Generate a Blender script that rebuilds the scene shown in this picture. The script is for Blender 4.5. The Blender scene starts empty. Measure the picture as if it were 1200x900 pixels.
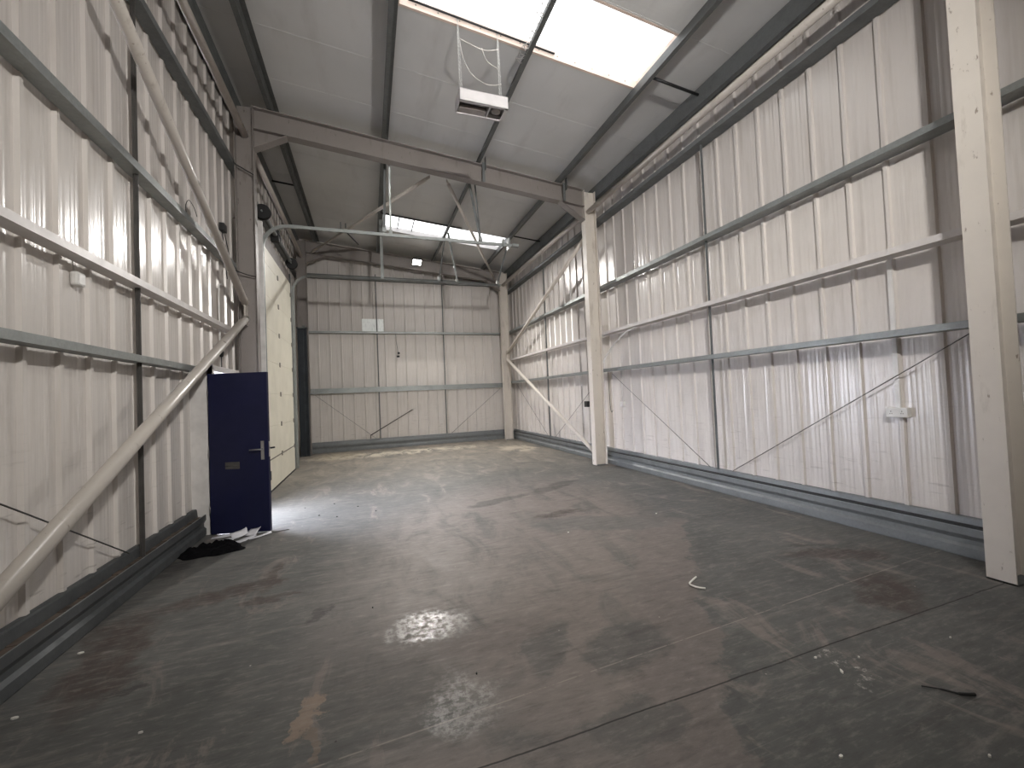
import bpy, math, random
from mathutils import Vector, Matrix
random.seed(7)
COL = bpy.context.scene.collection
ORG = {}

# ------------------------------------------------------------------ mesh helpers
class MB:
    def __init__(s): s.v = []; s.f = []; s.sm = []
    def quad(s, a, b, c, d): s.poly([a, b, c, d])
    def poly(s, pts, smooth=False):
        n = len(s.v); s.v += [tuple(p) for p in pts]; s.f.append(list(range(n, n+len(pts)))); s.sm.append(smooth)
    def box(s, x0, x1, y0, y1, z0, z1, b=0.0):
        if x0 > x1: x0, x1 = x1, x0
        if y0 > y1: y0, y1 = y1, y0
        if z0 > z1: z0, z1 = z1, z0
        n = len(s.v)
        for z in (z0, z1):
            for x, y in ((x0, y0), (x1, y0), (x1, y1), (x0, y1)): s.v.append((x, y, z))
        for f in ((0,3,2,1),(4,5,6,7),(0,1,5,4),(1,2,6,5),(2,3,7,6),(3,0,4,7)):
            s.f.append([n+i for i in f]); s.sm.append(False)
        return s
    def obox(s, c, ax, ay, az):
        """box with centre and three half-axis vectors"""
        c, ax, ay, az = map(Vector, (c, ax, ay, az)); n = len(s.v)
        for k in (-1, 1):
            for i, j in ((-1,-1),(1,-1),(1,1),(-1,1)): s.v.append(tuple(c+ax*i+ay*j+az*k))
        for f in ((0,3,2,1),(4,5,6,7),(0,1,5,4),(1,2,6,5),(2,3,7,6),(3,0,4,7)):
            s.f.append([n+i for i in f]); s.sm.append(False)
        return s
    def prism(s, prof, fa, fb, caps=True, smooth=False, closed=True):
        """prof: list of 2D points; fa/fb map a 2D point to the two end positions"""
        n = len(s.v); m = len(prof)
        for p in prof: s.v.append(tuple(fa(*p)))
        for p in prof: s.v.append(tuple(fb(*p)))
        for i in range(m if closed else m-1):
            j = (i+1) % m; s.f.append([n+i, n+j, n+m+j, n+m+i]); s.sm.append(smooth)
        if caps and closed:
            s.f.append([n+i for i in range(m)][::-1]); s.sm.append(False)
            s.f.append([n+m+i for i in range(m)]); s.sm.append(False)
        return s
    def tube(s, pts, r, seg=12, caps=True):
        pts = [Vector(p) for p in pts]; n = len(s.v)
        rs = r if isinstance(r, (list, tuple)) else [r]*len(pts)
        t = (pts[1]-pts[0]).normalized()
        up = Vector((0,0,1)) if abs(t.z) < .9 else Vector((1,0,0))
        a = t.cross(up).normalized()
        for i, p in enumerate(pts):
            if i == 0: t = (pts[1]-pts[0])
            elif i == len(pts)-1: t = pts[-1]-pts[-2]
            else: t = (pts[i+1]-pts[i]).normalized()+(pts[i]-pts[i-1]).normalized()
            t.normalize(); a = (a-t*a.dot(t)).normalized(); b = t.cross(a)
            for k in range(seg):
                w = 2*math.pi*k/seg; s.v.append(tuple(p+(a*math.cos(w)+b*math.sin(w))*rs[i]))
        for i in range(len(pts)-1):
            for k in range(seg):
                l = (k+1) % seg
                s.f.append([n+i*seg+k, n+i*seg+l, n+(i+1)*seg+l, n+(i+1)*seg+k]); s.sm.append(True)
        if caps:
            s.f.append([n+k for k in range(seg)][::-1]); s.sm.append(False)
            q = n+(len(pts)-1)*seg; s.f.append([q+k for k in range(seg)]); s.sm.append(False)
        return s
    def build(s, name, mat, parent=None, base=None, bevel=0):
        me = bpy.data.meshes.new(name)
        if parent is not None: o_ = Vector(ORG[parent.name])
        elif base is not None: o_ = Vector(base)
        else:
            xs = [p[0] for p in s.v]; ys = [p[1] for p in s.v]; zs = [p[2] for p in s.v]
            o_ = Vector(((min(xs)+max(xs))/2, (min(ys)+max(ys))/2, min(zs)))
        me.from_pydata([tuple(Vector(p)-o_) for p in s.v], [], s.f)
        me.polygons.foreach_set('use_smooth', s.sm); me.materials.append(mat)
        me.update(); me.validate()
        import bmesh
        b = bmesh.new(); b.from_mesh(me); bmesh.ops.recalc_face_normals(b, faces=b.faces); b.to_mesh(me); b.free()
        o = bpy.data.objects.new(name, me); COL.objects.link(o)
        if parent is not None: o.parent = parent; ORG[o.name] = tuple(o_)
        else: o.location = o_; ORG[o.name] = tuple(o_)
        if bevel:
            m = o.modifiers.new('bevel', 'BEVEL'); m.width = bevel; m.segments = 2; m.limit_method = 'ANGLE'
        return o

def tag(o, label, cat=None, group=None, kind=None):
    o['label'] = label
    if cat: o['category'] = cat
    if group: o['group'] = group
    if kind: o['kind'] = kind
    return o
def empty(name, loc, label=None, cat=None, group=None, kind=None):
    o = bpy.data.objects.new(name, None); COL.objects.link(o); o.location = loc; o.empty_display_size = .1
    ORG[o.name] = tuple(loc)
    if kind: o['kind'] = kind
    if label: tag(o, label, cat, group, kind)
    return o
def struct(o, label=None, cat=None): 
    o['kind'] = 'structure'
    if label: o['label'] = label
    if cat: o['category'] = cat
    return o

# ------------------------------------------------------------------ material helpers
def srgb(r, g, b):
    f = lambda c: (c/255/12.92) if c/255 <= .04045 else ((c/255+.055)/1.055)**2.4
    return (f(r), f(g), f(b), 1)
class NT:
    def __init__(s, name):
        s.m = bpy.data.materials.new(name); s.m.use_nodes = True; s.t = s.m.node_tree; s.t.nodes.clear()
        s.out = s.n('ShaderNodeOutputMaterial')
    def n(s, typ, **kw):
        x = s.t.nodes.new(typ)
        for k, v in kw.items(): setattr(x, k, v)
        return x
    def l(s, a, b): s.t.links.new(a, b)
    def setin(s, node, idx, v):
        if hasattr(v, 'is_linked') or hasattr(v, 'links'): s.l(v, node.inputs[idx])
        else: node.inputs[idx].default_value = v
    def math(s, op, a, b=0.0, clamp=False):
        x = s.n('ShaderNodeMath', operation=op); x.use_clamp = clamp; s.setin(x, 0, a); s.setin(x, 1, b); return x.outputs[0]
    def mix(s, fac, a, b):
        x = s.n('ShaderNodeMix', data_type='RGBA'); s.setin(x, 0, fac); s.setin(x, 6, a); s.setin(x, 7, b); return x.outputs[2]
    def mixf(s, fac, a, b):
        x = s.n('ShaderNodeMix', data_type='FLOAT'); s.setin(x, 0, fac); s.setin(x, 2, a); s.setin(x, 3, b); return x.outputs[0]
    def ramp(s, v, lo, hi, a=0., b=1.):
        x = s.n('ShaderNodeMapRange'); x.clamp = True; s.setin(x, 0, v); x.inputs[1].default_value = lo; x.inputs[2].default_value = hi
        x.inputs[3].default_value = a; x.inputs[4].default_value = b; return x.outputs[0]
    def geo(s): return s.n('ShaderNodeNewGeometry').outputs['Position']
    def mapping(s, vec, loc=(0,0,0), rot=(0,0,0), scale=(1,1,1), typ='POINT'):
        x = s.n('ShaderNodeMapping', vector_type=typ); s.l(vec, x.inputs[0])
        x.inputs[1].default_value = loc; x.inputs[2].default_value = rot; x.inputs[3].default_value = scale; return x.outputs[0]
    def noise(s, vec, scale, detail=4, rough=.55, dist=0.):
        x = s.n('ShaderNodeTexNoise'); s.l(vec, x.inputs['Vector']); x.inputs['Scale'].default_value = scale
        x.inputs['Detail'].default_value = detail; x.inputs['Roughness'].default_value = rough; x.inputs['Distortion'].default_value = dist
        return x.outputs[0]
    def sep(s, vec):
        x = s.n('ShaderNodeSeparateXYZ'); s.l(vec, x.inputs[0]); return x.outputs
    def bump(s, h, strength=.3, dist=.01):
        x = s.n('ShaderNodeBump'); s.l(h, x.inputs['Height']); x.inputs['Strength'].default_value = strength
        x.inputs['Distance'].default_value = dist; return x.outputs[0]
    def princ(s, col, rough=.5, metal=0., spec=.5, normal=None, coat=0.):
        p = s.n('ShaderNodeBsdfPrincipled'); s.setin(p, 'Base Color', col); s.setin(p, 'Roughness', rough)
        s.setin(p, 'Metallic', metal); p.inputs['Specular IOR Level'].default_value = spec
        if coat: p.inputs['Coat Weight'].default_value = coat
        if normal is not None: s.l(normal, p.inputs['Normal'])
        s.l(p.outputs[0], s.out.inputs[0]); return s.m

def simple(name, col, rough=.5, metal=0., spec=.5, var=.12, scale=6., bumpy=0.):
    t = NT(name); g = t.geo(); n = t.noise(g, scale, 5)
    c2 = tuple(c*(1-var*2) for c in col[:3])+(1,); c1 = tuple(min(1, c*(1+var)) for c in col[:3])+(1,)
    f = t.ramp(n, .3, .7)
    nr = t.bump(t.noise(g, 60, 3), bumpy, .002) if bumpy else None
    return t.princ(t.mix(f, c2, c1), t.ramp(n, .2, .8, rough*1.15, rough*.85), metal, spec, nr)

def cladding(name, axis, col, rough):
    """coated liner sheet: shallow pressed micro-flutes along the sheet, faint grime"""
    t = NT(name); g = t.geo(); sx = t.sep(g); a = sx[axis]; z = sx[2]
    wv = t.math('SINE', t.math('MULTIPLY', a, 2*math.pi/.0418))
    dents = t.noise(t.mapping(g, scale=(1.2,1.2,.5)), 2.2, 2, .5)
    one = t.n('ShaderNodeTexNoise', noise_dimensions='1D'); t.l(a, one.inputs['W']); one.inputs['Scale'].default_value = 26; one.inputs['Detail'].default_value = 2
    h = t.math('ADD', t.math('MULTIPLY', wv, .11), t.math('MULTIPLY', dents, 1.2)); h = t.math('ADD', h, t.math('MULTIPLY', one.outputs[0], .5))
    fine = t.noise(g, 3.0, 6, .65)
    st = t.noise(t.mapping(g, scale=(9,9,.7)), 1.4, 5, .6)
    tier = t.mix(t.math('GREATER_THAN', z, 3.80), col, tuple(x*y for x, y in zip(col[:3], (.84,.835,.84)))+(1,))   # sheet colour steps darker above this height
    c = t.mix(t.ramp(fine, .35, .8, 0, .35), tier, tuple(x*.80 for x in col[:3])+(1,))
    c = t.mix(t.ramp(st, .52, .78, 0, .30), c, srgb(150, 138, 122))
    sc = t.noise(t.mapping(g, rot=(.5,.4,.3), scale=(1,1,9)), 4.0, 3, .5)
    low = t.ramp(z, .3, 1.7, 1, 0)
    c = t.mix(t.math('MULTIPLY', t.ramp(sc, .62, .72, 0, .4), low), c, srgb(130, 122, 114))
    return t.princ(c, t.ramp(fine, .3, .7, rough, rough*1.08), 0, .5, t.bump(h, .55, .006))

M = {}
CREAM = (.71, .67, .63, 1)
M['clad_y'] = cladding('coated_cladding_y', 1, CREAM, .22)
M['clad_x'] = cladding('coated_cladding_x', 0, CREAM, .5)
def paint(name, col, rough=.45, chips=(140,130,118)):
    t = NT(name); g = t.geo(); n = t.noise(g, 5, 6, .6); m = t.noise(t.mapping(g, scale=(1,1,.35)), 26, 4, .6); st = t.noise(t.mapping(g, scale=(1,1,.2)), 7, 5, .65)
    c = t.mix(t.ramp(n, .3, .75, 0, .4), col, tuple(x*.84 for x in col[:3])+(1,))
    c = t.mix(t.ramp(m, .66, .72, 0, .75), c, srgb(*chips))
    c = t.mix(t.ramp(st, .60, .74, 0, .35), c, srgb(*chips))
    return t.princ(c, t.ramp(n, .3, .7, rough*.85, rough*1.2), 0, .5, t.bump(n, .15, .004))
M['cream_paint'] = paint('cream_steel_paint', (.70, .65, .585, 1), .45, (120,104,88))
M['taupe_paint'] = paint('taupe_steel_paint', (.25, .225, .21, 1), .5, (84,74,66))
M['brace_paint'] = paint('grey_cream_brace_paint', (.56, .52, .47, 1), .32, (120,104,88))
M['tube_paint'] = paint('eaves_tube_paint', (.52, .48, .44, 1), .4, (110,98,86))
M['white_rail'] = simple('white_painted_rail', (.68,.65,.63,1), .4, var=.06)
def galv(name, col, rough=.45, metal=.55):
    t = NT(name); g = t.geo(); v = t.n('ShaderNodeTexVoronoi'); t.l(g, v.inputs['Vector']); v.inputs['Scale'].default_value = 45
    n = t.noise(g, 4, 6, .65); b = t.sep(v.outputs['Color'])[0]
    c = t.mix(t.ramp(b, 0, 1, 0, .35), col, tuple(x*.72 for x in col[:3])+(1,))
    c = t.mix(t.ramp(n, .5, .75, 0, .5), c, tuple(x*.6 for x in col[:3])+(1,))
    return t.princ(c, t.ramp(n, .3, .7, rough*.85, rough*1.3), metal, .5, t.bump(n, .1, .003))
M['galv'] = galv('galvanised_steel', (.30,.318,.31,1))
M['galv_dark'] = galv('dull_galvanised_steel', (.17,.18,.18,1), .6, .4)
M['purlin'] = galv('purlin_steel', (.15,.157,.155,1), .5, .5)
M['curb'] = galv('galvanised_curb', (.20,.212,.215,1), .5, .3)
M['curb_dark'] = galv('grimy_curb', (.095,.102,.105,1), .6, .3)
M['post'] = simple('dark_post_steel', (.035,.042,.05,1), .5, .3)
M['rod'] = simple('dark_rod', (.10,.095,.09,1), .5, .3)
M['black'] = simple('black_plastic', (.012,.012,.013,1), .5)
M['white_pvc'] = simple('white_plastic', (.72,.71,.68,1), .35, var=.05)
M['door_white'] = simple('white_door_frame', (.66,.64,.62,1), .4, var=.08)
M['door_blue'] = simple('navy_door_paint', (.0012,.003,.034,1), .6, var=.08, scale=3)
M['door_edge'] = simple('navy_edge_paint', (.01,.016,.11,1), .3, var=.08)
M['alu'] = simple('satin_aluminium', (.62,.62,.62,1), .3, 1.0, var=.05)
M['shutter'] = simple('ivory_door_panel', (.80,.765,.64,1), .4, var=.04, scale=2.5)
M['seam'] = simple('panel_seam', (.20,.18,.15,1), .6)
M['paper'] = simple('white_paper', (.78,.78,.82,1), .7, var=.06)
M['cloth'] = simple('black_fabric', (.005,.005,.006,1), 1.0, 0., .1, var=.3, scale=20, bumpy=.4)
M['reveal'] = simple('pinkish_reveal_board', (.76,.62,.54,1), .6, var=.06)
M['heater'] = simple('white_heater_casing', (.62,.60,.60,1), .35, var=.05)
M['heater_in'] = simple('heater_inside', (.30,.27,.25,1), .5)
M['chain'] = simple('bright_chain', (.75,.75,.72,1), .3, .6)
M['fleece'] = simple('pale_cable', (.55,.53,.50,1), .6)
M['chip'] = simple('white_chip', (.80,.78,.72,1), .6)
M['ochre'] = simple('brown_stick', (.05,.04,.03,1), .7)

# roof liner
t = NT('roof_liner'); g = t.geo(); n = t.noise(g, .8, 4, .5); n2 = t.noise(t.mapping(g, scale=(1,.25,1)), 3.0, 5, .6)
c = t.mix(t.ramp(n, .3, .7), (.58,.578,.568,1), (.66,.658,.65,1)); c = t.mix(t.ramp(n2, .55, .8, 0, .25), c, (.28,.26,.25,1))
wv = t.math('SINE', t.math('MULTIPLY', t.sep(g)[1], 2*math.pi/.05))
M['roof'] = t.princ(c, .65, 0, .3, t.bump(wv, .04, .002))

# skylight sheet: daylight coming through weathered translucent sheet
def sky_mat(strength):
    t = NT('translucent_sheet'); g = t.geo(); s = t.sep(g)
    wv = t.math('SINE', t.math('MULTIPLY', s[0], 2*math.pi/.16))
    n = t.noise(g, 5, 4, .6)
    c = t.mix(t.ramp(wv, -1, 1, 0, .25), (1,1,1,1), (.86,.90,.95,1)); c = t.mix(t.ramp(n, .5, .8, 0, .3), c, (.80,.80,.76,1))
    e = t.n('ShaderNodeEmission'); t.l(c, e.inputs[0]); e.inputs[1].default_value = strength
    t.l(e.outputs[0], t.out.inputs[0]); return t.m
M['sky'] = sky_mat(2.6)

# ------------------------------------------------------------------ floor material (worn painted concrete)
def floor_mat():
    t = NT('worn_painted_concrete'); g = t.geo(); s = t.sep(g)
    wob = t.n('ShaderNodeTexNoise'); t.l(g, wob.inputs['Vector']); wob.inputs['Scale'].default_value = 2.2; wob.inputs['Detail'].default_value = 6; wob.inputs['Roughness'].default_value = .6
    ws = t.n('ShaderNodeVectorMath', operation='MULTIPLY_ADD'); t.l(wob.outputs['Color'], ws.inputs[0]); ws.inputs[1].default_value = (.5,.5,0)
    gz = t.n('ShaderNodeVectorMath', operation='SUBTRACT'); t.l(g, gz.inputs[0]); gz.inputs[1].default_value = (.25,.25,0); t.l(gz.outputs[0], ws.inputs[2])
    wf = t.n('ShaderNodeTexNoise'); t.l(g, wf.inputs['Vector']); wf.inputs['Scale'].default_value = 11; wf.inputs['Detail'].default_value = 5; wf.inputs['Roughness'].default_value = .7
    w2 = t.n('ShaderNodeVectorMath', operation='MULTIPLY_ADD'); t.l(wf.outputs['Color'], w2.inputs[0]); w2.inputs[1].default_value = (.16,.16,0)
    w3 = t.n('ShaderNodeVectorMath', operation='SUBTRACT'); t.l(ws.outputs[0], w3.inputs[0]); w3.inputs[1].default_value = (.08,.08,0); t.l(w3.outputs[0], w2.inputs[2])
    W = w2.outputs[0]
    def blob(x, y, rx, ry, rot=0, soft=.35, src=None):
        m = t.mapping(src or W, loc=(x, y, 0), rot=(0, 0, math.radians(rot)), scale=(rx, ry, 1), typ='TEXTURE')
        sx = t.sep(m); d = t.math('ADD', t.math('MULTIPLY', sx[0], sx[0]), t.math('MULTIPLY', sx[1], sx[1]))
        return t.ramp(d, 1+soft, 1-soft)
    def boxm(x, y, rx, ry, rot, soft=.08, src=None):
        m = t.mapping(src or W, loc=(x, y, 0), rot=(0, 0, math.radians(rot)), scale=(rx, ry, 1), typ='TEXTURE')
        sx = t.sep(m); d = t.math('MAXIMUM', t.math('ABSOLUTE', sx[0]), t.math('ABSOLUTE', sx[1]))
        return t.ramp(d, 1+soft, 1-soft)
    big = t.noise(g, .75, 7, .62, .6); mid = t.noise(t.mapping(g, loc=(5,3,0), rot=(0,0,.6), scale=(1.6,.75,1)), 1.6, 8, .68, .8); fine = t.noise(g, 9, 7, .7)
    green = srgb(100, 100, 97); dgreen = srgb(85, 86, 84); brown = srgb(118, 110, 105); lbrown = srgb(134, 126, 119); dbrown = srgb(76, 68, 64)
    c = t.mix(t.ramp(big, .38, .62), dgreen, green)
    br = t.math('MAXIMUM', blob(1.6, 4.6, 1.6, 2.6, -28, .5), blob(1.2, 2.7, .75, 1.2, -20, .5))
    br = t.math('MAXIMUM', br, blob(.3, 1.2, .8, .8, 0, .5))
    br = t.math('MULTIPLY', br, t.ramp(mid, .36, .50, .35, 1))
    br = t.math('MAXIMUM', br, t.ramp(mid, .56, .63, 0, .85))
    c = t.mix(br, c, t.mix(t.ramp(fine, .3, .7), brown, lbrown))
    # dusty brown strip and painted patches
    c = t.mix(t.math('MULTIPLY', boxm(2.15, 2.65, .24, 1.9, -37, .06), .8), c, brown)
    c = t.mix(t.math('MULTIPLY', blob(1.48, 2.22, .30, .20, 20, .25), .65), c, dgreen)
    c = t.mix(t.math('MULTIPLY', blob(1.0, 2.42, .30, .14, 60, .25), .6), c, dgreen)
    c = t.mix(t.math('MULTIPLY', blob(1.15, 1.72, .26, .14, 0, .25), .6), c, dgreen)
    c = t.mix(t.math('MULTIPLY', blob(2.55, 4.3, .8, .28, -20, .2), .6), c, green)
    c = t.mix(t.math('MULTIPLY', blob(.75, 2.62, .38, .16, 15, .15), .7), c, brown)
    # far dusty light area
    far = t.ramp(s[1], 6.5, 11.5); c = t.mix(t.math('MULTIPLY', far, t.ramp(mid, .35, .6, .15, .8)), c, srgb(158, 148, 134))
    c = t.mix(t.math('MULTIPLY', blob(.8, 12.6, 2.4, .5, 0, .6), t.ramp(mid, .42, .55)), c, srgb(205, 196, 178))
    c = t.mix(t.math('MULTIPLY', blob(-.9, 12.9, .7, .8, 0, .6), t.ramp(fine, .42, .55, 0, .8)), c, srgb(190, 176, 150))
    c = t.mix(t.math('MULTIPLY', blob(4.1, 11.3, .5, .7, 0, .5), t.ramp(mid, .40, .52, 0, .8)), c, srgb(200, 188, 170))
    # rust brown stains
    for a in ((-1.62, 3.42, .20, .62, 12), (-1.2, 4.1, .42, .16, 10), (-.86, 4.3, .07, .34, 0), (-.8, 3.8, .25, .05, 0), (3.6, 2.05, .35, .22, 40), (4.0, 2.6, .45, .14, -20), (2.3, 4.9, .35, .14, 10)):
        c = t.mix(t.math('MULTIPLY', blob(*a, .4), t.ramp(fine, .36, .58, .35, .9)), c, srgb(72, 60, 55))
    for a in ((-.42, 3.43, .10, .05, 60), (-1.32, 2.93, .12, .04, 0), (3.92, 2.86, .22, .03, -15), (-1.9, 5.0, .2, .3, 0), (2.9, 6.3, .6, .16, 30), (1.8, 5.9, .5, .1, 20)):
        c = t.mix(t.math('MULTIPLY', blob(*a, .4), .55), c, srgb(44, 41, 40))
    # bare patch
    c = t.mix(t.math('MULTIPLY', blob(-.33, 2.34, .06, .17, -8, .15), .9), c, srgb(146, 130, 115))
    c = t.mix(t.math('MULTIPLY', blob(-.30, 2.12, .03, .10, 0, .2), .8), c, srgb(126, 112, 100))
    # lamp and skylight reflections painted pale on glossy spots, plus a scraped patch
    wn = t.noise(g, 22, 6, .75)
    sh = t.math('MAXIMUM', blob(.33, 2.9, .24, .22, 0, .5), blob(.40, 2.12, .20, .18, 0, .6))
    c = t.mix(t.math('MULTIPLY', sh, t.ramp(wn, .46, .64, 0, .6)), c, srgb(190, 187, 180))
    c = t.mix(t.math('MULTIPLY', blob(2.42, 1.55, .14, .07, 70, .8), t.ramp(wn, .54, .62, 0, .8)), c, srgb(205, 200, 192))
    # scratches in two directions and specks
    for rot, sc, th in ((.5, 3.0, .70), (-.8, 2.4, .71), (1.35, 3.6, .72)):
        q = t.noise(t.mapping(g, rot=(0,0,rot), scale=(.35,14,1)), sc, 4, .6)
        c = t.mix(t.math('MULTIPLY', t.ramp(q, th-.06, th+.02, 0, .5), t.ramp(mid, .4, .6, .3, 1)), c, srgb(150, 146, 140))
    # wheel-scuffed long smears
    q = t.noise(t.mapping(g, rot=(0,0,-.65), scale=(.5,5,1)), 2.2, 6, .65); c = t.mix(t.ramp(q, .56, .72, 0, .45), c, srgb(128, 122, 114))
    q = t.noise(t.mapping(g, loc=(3,1,0), rot=(0,0,-.3), scale=(.6,4,1)), 2.0, 6, .65); c = t.mix(t.ramp(q, .58, .74, 0, .5), c, srgb(60, 57, 54))
    v = t.n('ShaderNodeTexVoronoi'); t.l(g, v.inputs['Vector']); v.inputs['Scale'].default_value = 7
    c = t.mix(t.math('MULTIPLY', t.ramp(v.outputs['Distance'], .05, .03), t.ramp(t.sep(v.outputs['Color'])[1], .80, .82)), c, srgb(45, 42, 40))
    c = t.mix(t.math('MULTIPLY', t.ramp(v.outputs['Distance'], .045, .02), t.ramp(t.sep(v.outputs['Color'])[0], .86, .88)), c, srgb(200, 196, 186))
    c = t.mix(t.ramp(fine, .35, .75, 0, .26), c, srgb(50, 48, 47))
    ff = t.noise(t.mapping(g, rot=(0,0,.25), scale=(.45,1.6,1)), 16, 6, .75); c = t.mix(t.ramp(ff, .52, .70, 0, .34), c, srgb(160, 153, 146)); c = t.mix(t.ramp(ff, .46, .30, 0, .38), c, srgb(52, 49, 47))
    f2 = t.noise(t.mapping(g, loc=(9,2,0), rot=(0,0,.1), scale=(.5,2.6,1)), 3.2, 7, .72); c = t.mix(t.ramp(f2, .54, .68, 0, .30), c, srgb(150, 143, 136)); c = t.mix(t.ramp(f2, .44, .32, 0, .35), c, srgb(58, 55, 53))
    # saw-cut joint across the floor by the nearest column
    jn = t.math('ABSOLUTE', t.math('SUBTRACT', t.math('ADD', s[1], t.math('MULTIPLY', wob.outputs[0], .03)), 1.755))
    jf = t.math('MULTIPLY', t.ramp(jn, .006, .003), t.ramp(fine, .33, .42, .35, .9))
    c = t.mix(jf, c, srgb(36, 33, 31))
    lf = t.math('ABSOLUTE', t.math('SUBTRACT', s[1], t.math('ADD', 2.03, t.math('MULTIPLY', s[0], .05))))
    c = t.mix(t.math('MULTIPLY', t.ramp(lf, .006, .002, 0, .55), t.ramp(fine, .4, .5)), c, srgb(160, 152, 142))
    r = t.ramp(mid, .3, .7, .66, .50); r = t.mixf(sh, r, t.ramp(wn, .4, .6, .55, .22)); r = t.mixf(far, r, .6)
    r = t.math('ADD', r, t.ramp(fine, .3, .7, .05, -.04))
    h = t.math('ADD', t.math('MULTIPLY', fine, .5), t.math('ADD', t.math('MULTIPLY', mid, 1.2), t.math('MULTIPLY', jf, -1.5)))
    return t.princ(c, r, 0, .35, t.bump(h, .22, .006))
M['floor'] = floor_mat()
M['yard'] = simple('yard_concrete', (.42,.43,.46,1), .9)

# ------------------------------------------------------------------ dimensions
XL, XR, YN, YF = -2.08, 4.98, -4.35, 14.13
CY = (-4.19, 1.755, 7.67, 13.66)                     # portal frame lines
CRIN, CROUT = 4.478, 4.752                            # inner and outer flange, socket side
CLIN, CLOUT = -1.656, -1.93                           # same, door side
SL = .0988
roofz = lambda x, z0=6.55: z0-SL*x

# ------------------------------------------------------------------ floor and ceiling
b = MB(); b.box(XL-.1, XR+.1, YN-.1, YF+.1, -.12, 0); struct(b.build('floor', M['floor']))
b = MB(); b.box(-14, XL-.1, -4, 20, -.16, -.03); o = struct(b.build('ground', M['yard']))
SKY = ((.515, 4.0, 4.15, 5.09), (.54, 4.03, 11.2, 12.2), (.54, 4.03, -2.2, -1.2))
b = MB()
def roofbox(x0, x1, y0, y1, za, zb):
    b.prism([(x0, roofz(x0, za)), (x1, roofz(x1, za)), (x1, roofz(x1, zb)), (x0, roofz(x0, zb))], lambda x, z: (x, y0, z), lambda x, z: (x, y1, z))
roofbox(XL-.1, .515, YN-.1, YF+.1, 6.55, 6.66); roofbox(4.03, XR+.1, YN-.1, YF+.1, 6.55, 6.66)
ys = [YN-.1, -2.2, -1.2, 4.15, 5.09, 11.2, 12.2, YF+.1]
for i in range(0, 8, 2): roofbox(.515, 4.03, ys[i], ys[i+1], 6.55, 6.66)
y = -3.9
while y < 14:                                        # lapped sheet joints
    for (xa, xb) in ((XL, .50), (4.04, XR)): roofbox(xa, xb, y, y+.02, 6.5475, 6.5515)
    if not any(s[2]-.05 < y < s[3]+.05 for s in SKY): roofbox(.50, 4.04, y, y+.02, 6.5475, 6.5515)
    y += 1.0
struct(b.build('ceiling', M['roof']))

for k, (x0, x1, y0, y1) in enumerate(SKY):
    e = empty('window_%d' % (k+1), ((x0+x1)/2, (y0+y1)/2, roofz((x0+x1)/2)), kind='structure')
    b = MB()
    def rbox(xa, xb, ya, yb, za=6.545, zb=6.70):
        b.prism([(xa, roofz(xa, za)), (xb, roofz(xb, za)), (xb, roofz(xb, zb)), (xa, roofz(xa, zb))], lambda x, z: (x, ya, z), lambda x, z: (x, yb, z))
    rbox(x0-.02, x1+.02, y1-.005, y1+.03); rbox(x0-.02, x1+.02, y0-.03, y0+.005); rbox(x0-.02, x0, y0, y1); rbox(x1, x1+.02, y0, y1)
    f = b.build('window_frame', M['reveal'] if k != 1 else M['heater'], e)
    b = MB(); x = x0+.2
    while x < x1:
        zz = roofz(x, 6.60); b.tube([(x, y1-.008, zz), (x, y1-.004, zz)], .009, 6); x += .28
    (b.build('fixing_screw', M['seam'], f) if k != 1 else None)
    b = MB(); rbox(x0-.02, x1+.02, y0-.03, y1+.03, 6.67, 6.68); b.build('window_pane', M['sky'], e)
    if k == 1:
        for xx in (.95, 1.35):
            b = MB(); rbox(xx-.012, xx+.012, y0, y1, 6.64, 6.67); b.build('glazing_bar', M['galv_dark'], e)

# ------------------------------------------------------------------ ribbed cladding walls
def ribprof(s0, s1, phase, pitch):
    pts = [(s0, 0)]; k = math.ceil((s0+.04-phase)/pitch)
    while phase+k*pitch < s1-.04:
        c = phase+k*pitch
        for ds, d in ((-.027, 0), (-.016, .028), (.016, .028), (.027, 0)): pts.append((c+ds, d))
        for q in (1/3., 2/3.):
            cc = c+pitch*q
            if cc < s1-.03:
                for ds, d in ((-.018, 0), (-.008, .0012), (.008, .0012), (.018, 0)): pts.append((cc+ds, d))
        k += 1
    pts.append((s1, 0)); return pts
def side_wall(b, X, sgn, y0, y1, z0, z1, phase, pitch):
    pr = ribprof(y0, y1, phase, pitch)
    pr = pr+[(y1, -.08), (y0, -.08)]
    b.prism(pr, lambda s, d: (X+sgn*d, s, z0), lambda s, d: (X+sgn*d, s, z1))
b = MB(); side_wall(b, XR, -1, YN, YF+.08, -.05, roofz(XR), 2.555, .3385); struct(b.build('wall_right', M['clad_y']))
b = MB(); P = (3.469-.336*30, .336); RT = roofz(XL)
side_wall(b, XL, 1, YN, 6.10, -.05, RT, *P); side_wall(b, XL, 1, 6.10, 7.02, 2.05, RT, *P)
side_wall(b, XL, 1, 7.02, 8.0, -.05, RT, *P); side_wall(b, XL, 1, 8.0, 11.25, 4.4, RT, *P); side_wall(b, XL, 1, 11.25, YF+.08, -.05, RT, *P)
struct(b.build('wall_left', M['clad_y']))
for nm, Y, sgn in (('wall_far', YF, -1), ('wall_near', YN, 1)):
    b = MB(); pr = ribprof(XL-.08, XR+.08, -1.43-.3352, .3352)+[(XR+.08, -.08), (XL-.08, -.08)]
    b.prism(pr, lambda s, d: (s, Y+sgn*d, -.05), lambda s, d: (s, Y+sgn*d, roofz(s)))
    struct(b.build(nm, M['clad_x']))

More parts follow.
